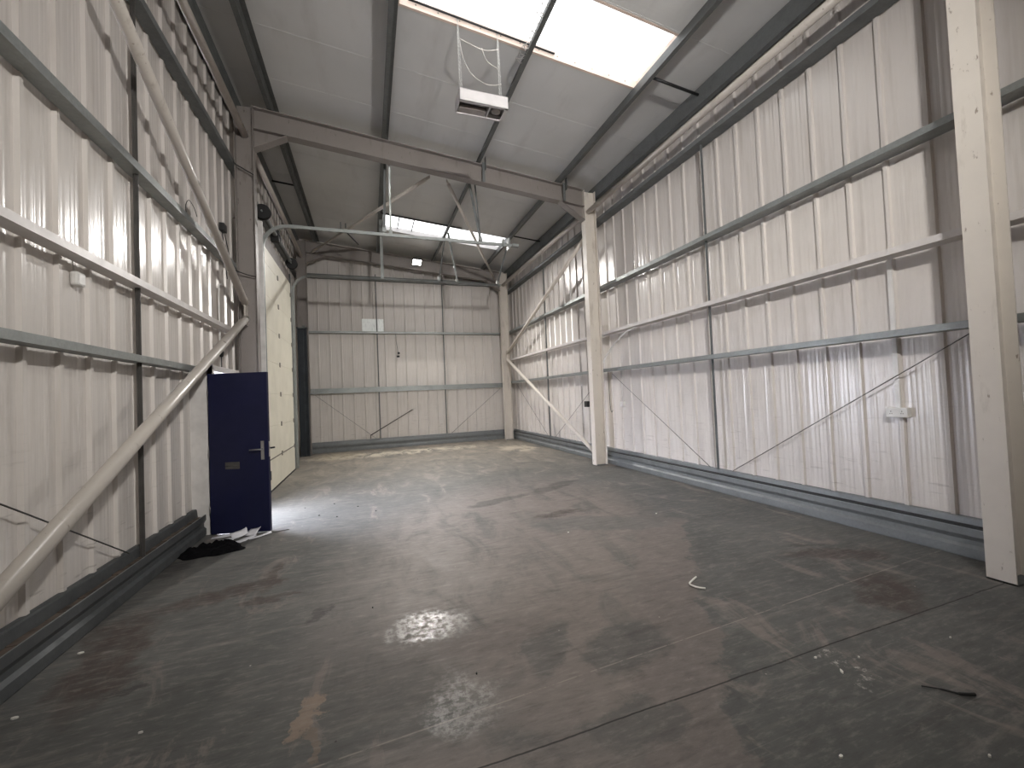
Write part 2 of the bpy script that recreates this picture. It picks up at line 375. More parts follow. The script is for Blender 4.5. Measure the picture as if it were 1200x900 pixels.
# curbs: galvanised channel along the wall feet
def curb(nm, fxy, L0, L1, w):
    """fxy(t, n) -> (x, y): t along the wall, n outward distance from the front face towards the wall; w wall distance"""
    pr = [(.008, 0), (.008, .010), (0, .012), (0, .085), (.022, .110), (.022, .150), (0, .190), (0, .252), (.010, .258), (.016, .230), (w-.06, .230), (w-.055, .268), (w-.05, .318), (w-.044, .330), (w-.002, .330), (w-.002, 0)]
    b = MB(); b.prism(pr, lambda n, z: (*fxy(L0, n), z), lambda n, z: (*fxy(L1, n), z)); return b
b = curb('', lambda t, n: (4.849+n, t), YN, YF-.13, XR-4.849); br_ = struct(b.build('baseboard_right', M['curb']))
b = MB(); b.box(4.8485, 4.856, YN, YF-.13, .2515, .2565); b.build('edge_lip', M['galv'], br_)
b = MB(); b.box(4.858, 4.92, YN, YF-.13, .240, .272); b.build('dark_gap', M['black'], br_)
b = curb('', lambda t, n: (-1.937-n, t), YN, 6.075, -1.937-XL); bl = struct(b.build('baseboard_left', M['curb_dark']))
b = MB(); b.box(-1.9365, -1.943, YN, 6.07, .2565, .2605); b.build('edge_lip', M['galv'], bl)
M['dirt'] = simple('brown_dirt', (.10,.075,.06,1), .9, var=.35, scale=9)
b = MB(); n_ = 0
for k in range(100):
    ya = YN+k*.104; b.box(-1.957, -2.018, ya, ya+.105, .229, .236+.012*random.random())
b.build('ledge_dirt', M['dirt'], bl)
b = curb('', lambda t, n: (t, 14.0+n), -1.93, 4.849, YF-14.0); struct(b.build('baseboard_far', M['curb']))
# dark mastic gap along curb foot
# ------------------------------------------------------------------ portal frames
def isec(b, c0, c1, half, y, z0, z1, tf=.012, tw=.009):
    """I column: flanges at x=c0 and c1"""
    a, d = min(c0, c1), max(c0, c1)
    b.box(a, a+tf, y-half, y+half, z0, z1); b.box(d-tf, d, y-half, y+half, z0, z1); b.box(a+tf, d-tf, y-tw/2, y+tw/2, z0, z1)
ctext = {
 ('R', 0): 'cream steel column behind the camera on the socket wall',
 ('R', 1): 'tall cream steel column nearest the camera beside the double socket',
 ('R', 2): 'cream steel column halfway down the socket wall under the rafter haunch',
 ('R', 3): 'slim cream steel column in the far corner of the socket wall',
 ('L', 0): 'cream steel column behind the camera on the blue door wall',
 ('L', 1): 'cream steel column beside the camera where the brace lands',
 ('L', 2): 'grey-brown steel column between the blue door and the roller door',
 ('L', 3): 'grey-brown steel column in the far corner past the roller door'}
def column(side, k):
    y = CY[k]; ci, co = (CRIN, CROUT) if side == 'R' else (CLIN, CLOUT)
    cut = CRIN if side == 'R' else CLIN
    top = roofz((ci+co)/2, 6.335)
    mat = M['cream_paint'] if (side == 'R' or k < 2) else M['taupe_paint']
    e = empty('steel_column', ((ci+co)/2, y, 0), ctext[(side, k)], 'column', kind='thing', group='steel portal columns')
    b = MB(); isec(b, ci, co, .08, y, .0, top); b.build('column_shaft', mat, e)
    b = MB(); b.box(min(ci, co), max(ci, co)+0, y-.085, y+.085, 0, .012)
    b.build('base_plate', M['galv_dark'], e)
    return e
for side in 'RL':
    for k in range(4): column(side, k)
rtext = ['taupe steel rafter behind the camera', 'taupe steel rafter over the camera', 'taupe steel rafter crossing mid-hall with haunched ends', 'taupe steel rafter in front of the far cladding wall']
for k in range(4):
    y = CY[k]; xa, xb = CLIN, CRIN
    e = empty('steel_rafter', ((xa+xb)/2, y, roofz((xa+xb)/2, 5.97)), rtext[k], 'rafter', kind='thing', group='sloping steel rafters')
    b = MB()
    def strip(z0a, z0b, h):
        b.prism([(xa, roofz(xa, z0a)), (xb, roofz(xb, z0a)), (xb, roofz(xb, z0b)), (xa, roofz(xa, z0b))], lambda x, z: (x, y-h, z), lambda x, z: (x, y+h, z))
    strip(5.97, 5.984, .085); strip(6.322, 6.336, .085); strip(5.984, 6.322, .005)
    b.build('rafter_beam', M['taupe_paint'], e)
    b = MB()   # haunch on the socket side and small haunch on the door side
    x1, zz1 = 3.93, roofz(3.93, 5.97); x2, zz2 = CRIN, 5.24
    b.prism([(x1, zz1), (x2, zz2), (x2, roofz(x2, 5.97))], lambda x, z: (x, y-.005, z), lambda x, z: (x, y+.005, z))
    b.prism([(x1, zz1-.004), (x1-.02, zz1), (x2, zz2+.01), (x2, zz2-.01)], lambda x, z: (x, y-.085, z), lambda x, z: (x, y+.085, z))
    b.build('haunch', M['taupe_paint'], e)
    b = MB(); x1, zz1 = -1.17, roofz(-1.17, 5.97); x2, zz2 = CLIN, 5.82
    b.prism([(x1, zz1), (x2, zz2), (x2, roofz(x2, 5.97))], lambda x, z: (x, y-.005, z), lambda x, z: (x, y+.005, z))
    b.prism([(x1, zz1), (x1, zz1-.016), (x2, zz2-.016), (x2, zz2)], lambda x, z: (x, y-.085, z), lambda x, z: (x, y+.085, z))
    b.build('haunch', M['taupe_paint'], e)
    if k in (1, 2):    # purlin cleats / fly braces seen on the rafter face
        for px in (2.21, 3.95):
            b = MB(); zt = roofz(px, 6.33)
            b.obox((px+.05, y-.10, zt-.17), (.028, 0, 0), (0, .006, 0), (0, .0, .19)); b.obox((px+.08, y-.14, zt-.02), (.006, 0, 0), (0, .04, 0), (0, 0, .12))
            b.build('purlin_cleat', M['galv_dark'], e)

# purlins
ptxt = {-1.38: 'galvanised roof purlin between the eaves and the strip beside the skylights', .436: 'galvanised roof purlin along the high end of both skylights',
        2.21: 'galvanised roof purlin crossing under both skylights', 3.95: 'galvanised roof purlin along the low end of both skylights'}
for px in (-1.38, .436, 2.21, 3.95):
    zb = roofz(px, 6.352); zt = roofz(px, 6.543)
    pr = [(px-.065, zb), (px, zb), (px, zt-.004), (px+.065, zt-.008), (px+.065, zt-.002), (px-.003, zt), (px-.003, zb+.004), (px-.062, zb+.004), (px-.062, zb+.018), (px-.065, zb+.018)]
    b = MB(); b.prism(pr, lambda x, z: (x, YN+.01, z), lambda x, z: (x, YF-.01, z))
    tag(b.build('roof_purlin', M['purlin']), ptxt[px], 'purlin', 'galvanised roof purlins', 'thing')
for nm, xa, xb, lab in (('R', 4.80, 4.965, 'dark galvanised eaves beam above the socket wall'), ('L', -1.90, -2.06, 'dark galvanised eaves beam above the roller door wall')):
    zt = roofz(xa, 6.54)-.02; s = 1 if xb > xa else -1
    b = MB(); pr = [(xa, zt-.26), (xa, zt), (xa+s*.09, zt), (xa+s*.09, zt-.004), (xa+s*.004, zt-.004), (xa+s*.004, zt-.256), (xa+s*.09, zt-.256), (xa+s*.09, zt-.26)]
    b.prism(pr, lambda x, z: (x, YN+.01, z), lambda x, z: (x, YF-.01, z))
    tag(b.build('eaves_beam', M['galv_dark']), lab, 'beam', 'eaves beams', 'thing')
# ties between outer purlin and eaves
for x0, x1, y, lab in ((3.95, 4.80, 4.7, 'thin black tie rod between purlin and eaves near the big skylight'), (3.95, 4.80, 10.7, 'thin black tie rod between purlin and eaves at the far bay'),
                       (-1.90, -1.38, 10.3, 'thin black tie rod above the roller door'), (-1.90, -1.38, 4.7, 'thin black tie rod above the blue door side')):
    b = MB(); b.tube([(x0, y, roofz(x0, 6.42)), (x1, y, roofz(x1, 6.42))], .02, 8)
    tag(b.build('tie_rod', M['black']), lab, 'tie rod', 'purlin tie rods')
# eaves tubes
etx = {('R', 0): 'painted tube tie at the socket wall eaves, bay behind the camera', ('R', 1): 'painted tube tie at the socket wall eaves, in front of the middle column',
       ('R', 2): 'painted tube tie at the socket wall eaves, far bay', ('L', 0): 'painted tube tie at the blue door wall eaves, bay behind the camera',
       ('L', 1): 'painted tube tie at the eaves above the blue door', ('L', 2): 'painted tube tie at the eaves above the roller door'}
for side, x, z in (('R', 4.60, 5.45), ('L', -1.79, 6.03)):
    for k in range(3):
        b = MB(); b.tube([(x, CY[k]+.006, z), (x, CY[k+1]-.006, z)], .052, 14)
        tag(b.build('eaves_tube', M['tube_paint']), etx[(side, k)], 'tube', 'eaves tube ties')

# ------------------------------------------------------------------ wall rails
def rail_side(X, lip, y0, y1, ztop, mat, lab, hh=.062):
    s = 1 if X > lip else -1; w = abs(X-lip)-.022; zl = ztop-hh
    pr = [(lip, ztop), (lip, zl), (lip+s*w, zl), (lip+s*w, zl-.05), (lip+s*(w-.004), zl-.05), (lip+s*(w-.004), zl+.004), (lip+s*.004, zl+.004), (lip+s*.004, ztop)]
    pr = [(lip+s*.015, ztop-.004), (lip+s*.015, ztop), (lip, ztop), (lip, zl), (lip+s*w, zl), (lip+s*w, zl+.004), (lip+s*.004, zl+.004), (lip+s*.004, ztop-.004)]
    b = MB(); b.prism(pr, lambda x, z: (x, y0, z), lambda x, z: (x, y1, z))
    return tag(b.build('wall_rail', mat), lab, 'rail', 'horizontal wall rails', 'thing')
LR = 4.772
rail_side(XR, LR, YN+.02, YF-.02, 2.04, M['galv'], 'galvanised rail on the socket wall, lowest of its four')
rail_side(XR, LR, YN+.02, YF-.02, 2.83, M['white_rail'], 'white rail on the socket wall, second from the floor')
rail_side(XR, LR, YN+.02, YF-.02, 3.82, M['galv'], 'galvanised rail on the socket wall, third from the floor')
rail_side(XR, LR, YN+.02, YF-.02, 5.30, M['galv_dark'], 'galvanised rail on the socket wall, highest below the eaves', .07)
LL = -1.935
rail_side(XL, LL, YN+.02, 6.07, 2.075, M['galv'], 'galvanised rail ending at the blue door frame, lowest on that wall')
rail_side(XL, LL, YN+.02, 7.58, 2.775, M['white_rail'], 'white rail on the blue door wall under the alarm sounder height')
rail_side(XL, LL, YN+.02, 8.0, 3.86, M['galv'], 'galvanised rail passing behind the upper brace on the blue door wall', .075)
rail_side(XL, LL, YN+.02, YF-.02, 5.56, M['galv_dark'], 'dark galvanised rail high on the blue door wall', .08)
def rail_far(Y, lip, x0, x1, ztop, hh, mat, lab, s=1):
    w = abs(Y-lip)-.022; zl = ztop-hh
    pr = [(lip+s*.015, ztop-.004), (lip+s*.015, ztop), (lip, ztop), (lip, zl), (lip+s*w, zl), (lip+s*w, zl+.004), (lip+s*.004, zl+.004), (lip+s*.004, ztop-.004)]
    b = MB(); b.prism(pr, lambda y, z: (x0, y, z), lambda y, z: (x1, y, z))
    return tag(b.build('wall_rail', mat), lab, 'rail', 'horizontal wall rails', 'thing')
rail_far(YF, 13.92, -1.90, 4.75, 3.80, .06, M['galv'], 'galvanised rail on the far wall under the white sign')
rail_far(YF, 13.92, -1.90, 4.75, 2.00, .16, M['galv'], 'deep galvanised rail low on the far wall')
rail_far(YF, 13.92, -1.90, 4.75, 5.60, .11, M['galv_dark'], 'galvanised rail high on the far wall behind the door track')

e = empty('steel_post', (-1.80, 13.50, 0), 'dark blue-grey steel post in front of the far corner column by the roller door', 'post', kind='thing')
b = MB(); b.box(-1.93, -1.92, 13.44, 13.565, 0, 3.8); b.box(-1.70, -1.685, 13.44, 13.565, 0, 3.8); b.box(-1.92, -1.70, 13.54, 13.56, 0, 3.8); b.box(-1.84, -1.78, 13.50, 13.54, 0, 3.8); b.build('post_channel', M['post'], e)
b = MB(); b.box(-1.95, -1.66, 13.42, 13.57, 3.8, 3.83); b.box(-1.80, -1.72, 13.44, 13.50, 3.83, 3.88); b.build('cap', M['galv_dark'], e)
# vertical sag bars
def sag(x, y, z0, z1, w, d, lab, mat=None):
    b = MB(); b.box(x-w/2, x+w/2, y-.004, y+.004, z0, z1); b.box(x-.003, x+.003, y-d/2, y+d/2, z0, z1)
    tag(b.build('vertical_bar', mat or M['galv_dark']), lab, 'bar', 'vertical bars on the walls', 'thing')
sag(4.86, 4.76, .335, 5.30, .04, .035, 'thin vertical galvanised bar mid-way between the nearest and middle cream columns')
sag(4.86, 10.70, .335, 5.30, .04, .035, 'thin vertical galvanised bar on the socket wall beyond the middle column')
sag(-1.99, 4.70, .232, 5.55, .04, .024, 'thin vertical galvanised bar crossing the rails beside the alarm sounder', M['rod'])
sag(.33, 14.02, .335, 5.70, .035, .05, 'thin vertical bar on the far wall, in front of the white sign')
sag(2.50, 14.02, .335, 5.55, .035, .05, 'thin vertical bar on the far wall, toward the corner column')
# diagonal stays
def stay(p, q, lab, r=.005):
    b = MB(); b.tube([p, q], r, 6); tag(b.build('diagonal_stay', M['rod']), lab, 'stay', 'thin diagonal stays')
X = 4.90
stay((X, 1.95, 1.97), (X, 4.55, .34), 'thin steel stay rising past the double socket to the nearest column')
stay((X, 7.50, 1.93), (X, 4.95, .34), 'thin steel stay rising toward the middle cream column')
stay((X, 7.85, 1.93), (X, 10.45, .34), 'thin steel stay starting at the middle column into the far bay')
stay((X, 13.45, 1.93), (X, 10.95, .34), 'thin steel stay by the far corner of the socket wall')
stay((-2.0, 1.6, 1.97), (-2.0, 4.50, .34), 'thin steel stay crossing behind the lower brace on the blue door wall')
stay((-1.55, 13.98, 1.80), (.20, 13.98, .34), 'thin steel stay low on the far wall by the corner with the roller door')
stay((4.45, 13.98, 1.80), (2.65, 13.98, .34), 'thin steel stay low on the far wall by the corner column')

# ------------------------------------------------------------------ tubular braces
def brace(p, q, r, lab, mat, flat=.0):
    p, q = Vector(p), Vector(q); d = (q-p).normalized()
    e = empty('tubular_brace', tuple(p), lab, 'brace', 'round steel braces')
    b = MB(); b.tube([p+d*.10, q-d*.10], r, 20); b.build('tube', mat, e)
    for a, s in ((p, 1), (q, -1)):
        b = MB(); c = a+d*s*.06; side = Vector((1, 0, 0)); up = d.cross(side).normalized()
        b.obox(c, d*.10, up*(r*.9), side*.008)
        b.build('end_plate', mat, e)
    return e
bp = M['brace_paint']
brace((-1.80, 7.57, 3.00), (-1.80, 1.86, .18), .055, 'fat round brace sloping down from the column by the blue door', bp)
brace((-1.80, 7.57, 3.16), (-1.80, 1.86, 5.86), .052, 'round brace rising from the column by the blue door to the roof', bp)
b = MB(); b.box(-1.81, -1.79, 7.44, 7.59, 2.86, 3.30); tag(b.build('gusset_plate', bp), 'painted gusset plate joining two braces by the blue door', 'plate')
brace((4.61, 13.56, 2.98), (4.61, 7.78, 4.99), .045, 'cream round brace rising from the far corner column', M['cream_paint'])
brace((4.61, 13.56, 2.84), (4.61, 7.78, .20), .045, 'cream round brace falling from the far corner to the middle column foot', M['cream_paint'])
b = MB(); b.box(4.60, 4.62, 13.44, 13.58, 2.72, 3.12); tag(b.build('gusset_plate', M['cream_paint']), 'cream gusset plate joining two braces at the far corner column', 'plate')
rz = lambda x: roofz(x, 6.03)
brace((1.22, 7.80, rz(1.22)-.10), (-1.50, 13.52, rz(-1.5)-.06), .034, 'grey roof brace running from mid-rafter toward the roller door corner', M['tube_paint'])
brace((1.58, 7.80, rz(1.58)-.10), (4.30, 13.52, rz(4.3)-.06), .034, 'grey roof brace running from mid-rafter toward the corner column', M['tube_paint'])
e = empty('brace_clamp', (-.50, 11.40, 6.0), 'small bracket with a dark rod clamped on the roof brace', 'clamp')
b = MB(); b.box(-.56, -.53, 11.33, 11.37, 6.0, 6.24); b.box(-.44, -.41, 11.33, 11.37, 6.0, 6.22); b.box(-.6, -.38, 11.32, 11.40, 5.99, 6.03); b.build('clamp_body', M['galv_dark'], e)
b = MB(); b.tube([(-.42, 11.35, 6.0), (-.12, 11.35, 5.68)], .016, 8); b.build('rod', M['black'], e)

# ------------------------------------------------------------------ doors
# door 1: open navy leaf in a deep white lined frame
d1 = empty('door_1', (-1.85, 6.12, 0), kind='structure')
b = MB(); b.box(-2.10, -1.835, 6.075, 6.11, 0, 2.10); b.box(-2.10, -1.835, 7.03, 7.065, 0, 2.10); b.box(-2.10, -1.835, 6.075, 7.20, 2.03, 2.105)
b.box(-1.90, -1.83, 6.075, 6.12, 0, 2.05); b.build('door_frame', M['door_white'], d1, bevel=.004)
hx, hy = -1.872, 6.056; ang = math.atan2(5.865-6.05, -1.19+1.835); L = .708
def lp(u, v, z): return (hx+u*math.cos(ang)-v*math.sin(ang), hy+u*math.sin(ang)+v*math.cos(ang), z)
def lbox(b, u0, u1, v0, v1, z0, z1):
    n = len(b.v)
    for z in (z0, z1):
        for u, v in ((u0, v0), (u1, v0), (u1, v1), (u0, v1)): b.v.append(lp(u, v, z))
    for f in ((0,3,2,1),(4,5,6,7),(0,1,5,4),(1,2,6,5),(2,3,7,6),(3,0,4,7)): b.f.append([n+i for i in f]); b.sm.append(False)
b = MB(); lbox(b, 0, L, -.022, .022, .012, 1.99); leaf = b.build('door_leaf', M['door_blue'], d1, bevel=.003)
b = MB(); lbox(b, L-.085, L-.048, -.030, -.022, .90, 1.13); b.tube([lp(L-.066, -.03, 1.03), lp(L-.066, -.072, 1.03)], .010, 10)
b.tube([lp(L-.066, -.072, 1.03), lp(L-.10, -.076, 1.03), lp(L-.20, -.072, 1.028)], .009, 10); b.build('door_handle', M['alu'], leaf)
b = MB(); lbox(b, L, L+.004, -.012, .012, .93, 1.12); b.build('lock_plate', M['alu'], leaf)
b = MB(); b.tube([lp(L-.066, .022, 1.03), lp(L-.066, .07, 1.03), lp(L-.01, .075, 1.03), lp(L+.03, .07, 1.035)], .011, 10); lbox(b, L-.09, L-.04, .022, .032, .9, 1.13); b.build('outer_handle', M['black'], leaf)
b = MB(); lbox(b, .19, .36, -.027, -.022, .80, .885); b.tube([lp(.20, -.030, .842), lp(.35, -.030, .842)], .006, 8); b.build('letter_plate', M['rod'], leaf)
for hz in (.3, 1.0, 1.75):
    b = MB(); b.tube([lp(-.006, -.012, hz-.05), lp(-.006, -.012, hz+.05)], .009, 8); b.build('hinge', M['alu'], leaf)

# door 2: tall ivory sectional door with tracks
d2 = empty('door_2', (-1.70, 9.6, 0), kind='structure')
zs = [0.02, .58, 1.18, 1.78, 2.38, 2.98, 3.58, 4.18, 4.47]
for i in range(8):
    b = MB(); b.box(-1.74, -1.70, 8.12, 11.0, zs[i]+.0015, zs[i+1]-.0015); pn = b.build('door_panel', M['shutter'], d2, bevel=.003)
    b = MB()
    if i: b.box(-1.700, -1.690, 9.46, 9.54, zs[i]-.045, zs[i]+.045)
    if i:
        b.box(-1.700, -1.690, 8.14, 8.20, zs[i]-.045, zs[i]+.045); b.box(-1.700, -1.690, 10.90, 10.96, zs[i]-.045, zs[i]+.045)
        b.build('hinge', M['seam'], pn)
b = MB(); b.box(-1.700, -1.694, 8.12, 11.0, .568, .590); b.build('seam_strip', M['seam'], d2)
b = MB(); b.box(-1.76, -1.742, 8.02, 11.15, 0, 4.5); b.build('light_block_sheet', M['seam'], d2)  # unseen sheet added to block daylight leaking through the panel seams
b = MB(); b.box(-1.745, -1.695, 8.12, 11.0, 0, .03); b.build('rubber_seal', M['black'], d2)
b = MB(); b.box(-1.700, -1.692, 8.36, 8.46, .22, .38); b.build('pull_recess', M['black'], d2)
def track(y, xe, nm='door_track'):
    R_ = .42; zt = 4.72; xv = -1.66
    pts = [(xv, y, .02), (xv, y, zt-R_)]
    for k in range(1, 9):
        a = k/8*math.pi/2; pts.append((xv+R_*(1-math.cos(a)), y, zt-R_+R_*math.sin(a)))
    pts.append((xe, y, zt))
    b = MB()
    # C channel swept in the xz plane: outer face, and two lips
    for off, w0, w1 in ((.028, -.022, -.018), (0, 0, 0)):
        pass
    n = len(pts)
    def offs(i, o):
        if i == 0: t = Vector(pts[1])-Vector(pts[0])
        elif i == n-1: t = Vector(pts[-1])-Vector(pts[-2])
        else: t = (Vector(pts[i+1])-Vector(pts[i])).normalized()+(Vector(pts[i])-Vector(pts[i-1])).normalized()
        t.normalize(); nrm = Vector((t.z, 0, -t.x)); return Vector(pts[i])+nrm*o
    prof = [(-.028, -.02), (.028, -.02), (.028, .02), (.020, .02), (.020, -.014), (-.020, -.014), (-.020, .02), (-.028, .02)]
    n0 = len(b.v)
    for i in range(n):
        for (o, yy) in prof:
            q = offs(i, o); b.v.append((q.x, y+yy, q.z))
    m = len(prof)
    for i in range(n-1):
        for k in range(m):
            l = (k+1) % m; b.f.append([n0+i*m+k, n0+i*m+l, n0+(i+1)*m+l, n0+(i+1)*m+k]); b.sm.append(False)
    b.f.append([n0+k for k in range(m)]); b.sm.append(False); b.f.append([n0+(n-1)*m+k for k in range(m)]); b.sm.append(False)
    return b.build(nm, M['galv'], d2)
track(8.05, 2.98); track(11.10, 3.68)
b = MB(); b.box(-2.12, -1.64, 7.98, 8.03, 0, 4.75); b.build('door_post', M['door_white'], d2)
b = MB(); b.box(-2.12, -1.72, 11.14, 11.27, 0, 4.75); b.build('door_post', M['galv_dark'], d2)
b = MB(); b.box(-2.10, -1.745, 8.03, 11.14, 4.44, 4.78); b.build('door_header', M['taupe_paint'], d2)
b = MB(); b.tube([(-1.66, 8.06, 4.97), (-1.66, 11.10, 4.97)], .014, 10); sh = b.build('spring_shaft', M['galv'], d2)
for y in (8.14, 11.02):
    b = MB(); b.tube([(-1.66, y-.045, 4.97), (-1.66, y-.035, 4.97), (-1.66, y-.03, 4.97), (-1.66, y+.03, 4.97), (-1.66, y+.035, 4.97), (-1.66, y+.045, 4.97)], [.13,.13,.105,.105,.13,.13], 20)
    b.build('cable_drum', M['black'], sh)
b = MB(); b.tube([(-1.66, 9.25, 4.97), (-1.66, 9.42, 4.97)], .075, 14); b.box(-1.75, -1.6, 9.2, 9.3, 4.85, 5.08); b.build('spring_bracket', M['black'], sh)
b = MB()
for (ya, yb) in ((8.3, 9.2), (9.45, 10.8)):
    pts = []; rr = []
    N = int((yb-ya)/.02)
    for i in range(N+1): pts.append((-1.66, ya+i*.02, 4.97)); rr.append(.042 if i % 2 else .034)
    b.tube(pts, rr, 10)
b.build('torsion_spring', M['galv_dark'], sh)
# pale wall bit and steel infill between roller door and corner column
b = MB(); b.box(-2.055, -1.98, 11.30, 13.40, .0, 3.78); 
for k in range(7): b.box(-1.98, -1.955, 11.42+k*.28, 11.47+k*.28, .0, 3.78)
struct(b.build('trim_1', M['galv_dark']))
# ------------------------------------------------------------------ track hangers
def hanger(p, q, lab, w=.02, mat=None, extra=None):
    p, q = Vector(p), Vector(q); d = (q-p).normalized(); s = d.cross(Vector((0, 1, 0))).normalized(); tt = d.cross(s)
    e = empty('track_hanger', tuple(q), lab, 'hanger', 'steel straps holding the door tracks')
    c = (p+q)/2; h = (q-p)/2
    b = MB(); b.obox(c, h, s*w, tt*.0025); b.obox(c+s*w, h, s*.0025, tt*w+s*0); b.build('strap', mat or M['galv_dark'], e)
    b = MB(); b.obox(q, Vector((.035, 0, 0)), Vector((0, .02, 0)), Vector((0, 0, .04))); b.build('foot_bracket', M['galv'], e)
    return e
hanger((.44, 8.0, 6.30), (.38, 8.02, 4.80), 'steel strap holding the near door track below the high purlin')
hanger((.50, 7.80, 5.96), (.50, 8.10, 4.80), 'galvanised strap beside the first near track hanger', .014, M['galv'])
hanger((2.02, 7.95, 6.10), (2.27, 8.05, 4.80), 'slanted dark strap holding the free end of the near door track', .022)
hanger((2.21, 8.12, 6.10), (2.30, 8.13, 4.80), 'thinner upright strap beside the slanted one on the near track', .012)
hanger((.44, 11.1, 6.30), (.44, 11.10, 4.80), 'wide galvanised strap holding the far door track near the roller door side', .035, M['galv'])
hanger((2.21, 11.1, 6.12), (2.42, 11.10, 4.80), 'galvanised strap holding the far door track below the small skylight', .024, M['galv'])
hanger((2.15, 11.15, 6.12), (1.92, 11.10, 4.82), 'thin dark strap slanting beside the strap under the small skylight', .012)
hanger((3.95, 11.1, 5.95), (3.60, 11.10, 4.80), 'short strap at the end of the far door track', .018)
e = empty('track_end_bumper', (2.98, 8.05, 4.72), 'bolted spring bumper on the free end of the near door track', 'bumper')
b = MB(); b.box(2.96, 3.10, 8.0, 8.09, 4.69, 4.75); b.box(2.86, 2.89, 7.97, 8.11, 4.62, 4.84); b.box(2.74, 2.77, 7.98, 8.10, 4.66, 4.82); b.build('bumper_body', M['galv'], e)

# ------------------------------------------------------------------ heater on chains
e = empty('hanging_heater', (1.545, 5.14, 5.36), 'white metal heater hanging on chains below the big skylight', 'heater')
b = MB(); x0, x1, y0, y1, z0, z1 = 1.215, 1.875, 5.0, 5.28, 5.36, 5.525
b.box(x0, x1, y0, y0+.012, z0, z1); b.box(x0, x1, y1-.012, y1, z0, z1); b.box(x0, x0+.012, y0, y1, z0, z1); b.box(x1-.012, x1, y0, y1, z0, z1); b.box(x0, x1, y0, y1, z1-.012, z1)
b.box(x0, x1, y0, y0+.035, z0, z0+.012); b.box(x1-.05, x1, y0, y1, z0, z0+.012); b.box(x0, x1, y1-.035, y1, z0, z0+.012)
b.build('casing', M['heater'], e, bevel=.004)
b = MB(); b.box(1.62, 1.635, y0+.01, y1-.01, z0-.004, z1-.02); b.build('divider', M['heater'], e)
b = MB(); b.box(x0+.02, 1.60, y0+.14, y1-.03, z0+.006, z0+.05); b.build('louvre', M['heater_in'], e)
b = MB(); b.box(x0+.02, 1.60, y0+.045, y0+.10, z0+.04, z0+.06); b.build('heating_element', M['heater_in'], e)
b = MB(); b.tube([(1.74, 5.14, z0+.03), (1.74, 5.14, z0+.10)], .06, 16); b.build('fan_motor', M['heater_in'], e)
def chain(p, q, lab=None):
    p, q = Vector(p), Vector(q); d = (q-p); n = int(d.length/.026); d.normalize(); b = MB()
    a1 = d.cross(Vector((0, 1, 0))).normalized(); a2 = d.cross(a1)
    for i in range(n):
        c = p+d*(i+.5)*.026; a = a1 if i % 2 else a2; pts = []
        for k in range(9):
            w = 2*math.pi*k/8; pts.append(c+d*.015*math.cos(w)+a*.007*math.sin(w))
        b.tube(pts, .0024, 5, False)
    return b.build('chain', M['chain'], e)
chain((1.24, 5.08, 6.52), (1.235, 5.05, 5.53)); chain((1.25, 5.08, 6.52), (1.30, 5.2, 5.53))
chain((1.78, 5.08, 6.47), (1.77, 5.05, 5.53)); chain((1.79, 5.08, 6.47), (1.85, 5.2, 5.53))
def catmull(pts, n=8):
    P = [Vector(pts[0])]+[Vector(p) for p in pts]+[Vector(pts[-1])]; out = []
    for i in range(1, len(P)-2):
        for k in range(n):
            t_ = k/n; a, b_, c, d = P[i-1:i+3]
            out.append(.5*((2*b_)+(-a+c)*t_+(2*a-5*b_+4*c-d)*t_*t_+(-a+3*b_-3*c+d)*t_**3))
    out.append(P[-2]); return out
b = MB(); b.tube(catmull([(1.26, 5.07, 6.2), (1.30, 5.06, 5.95), (1.42, 5.06, 5.76), (1.62, 5.06, 5.68), (1.80, 5.05, 5.72)]), .005, 6)
b.tube(catmull([(1.27, 5.07, 6.22), (1.45, 5.06, 6.16), (1.60, 5.06, 6.14), (1.78, 5.07, 6.20)]), .007, 6); b.tube(catmull([(1.55, 5.06, 6.16), (1.62, 5.06, 6.0), (1.76, 5.06, 5.93)]), .006, 6)
b.build('supply_cable', M['fleece'], e)
# dark conduits on the skylight edges
b = MB(); b.tube([(.62, 5.06, roofz(.62, 6.62)), (2.62, 5.06, roofz(2.62, 6.60))], .013, 8); tag(b.build('skylight_conduit', M['black']), 'dark conduit along the edge of the big skylight above the heater', 'conduit')
b = MB(); b.tube([(.25, 11.06, roofz(.25, 6.51)), (2.6, 11.06, roofz(2.6, 6.51))], .022, 8); tag(b.build('skylight_conduit', M['rod']), 'dark conduit along the edge of the small far skylight', 'conduit')
# tangled cable on the crossing purlin
b = MB(); pts = []
for i in range(60): pts.append((2.12+.05*math.sin(i*1.3)+.02*math.cos(i*2.9), 4.1+i*.018+.03*math.sin(i*.9), roofz(2.12, 6.40)+.05*math.sin(i*.7)*math.cos(i*2.1)))
b.tube(catmull(pts, 2), .004, 5); tag(b.build('tangled_wire', M['fleece']), 'tangled pale wire around the purlin under the big skylight', 'wire')

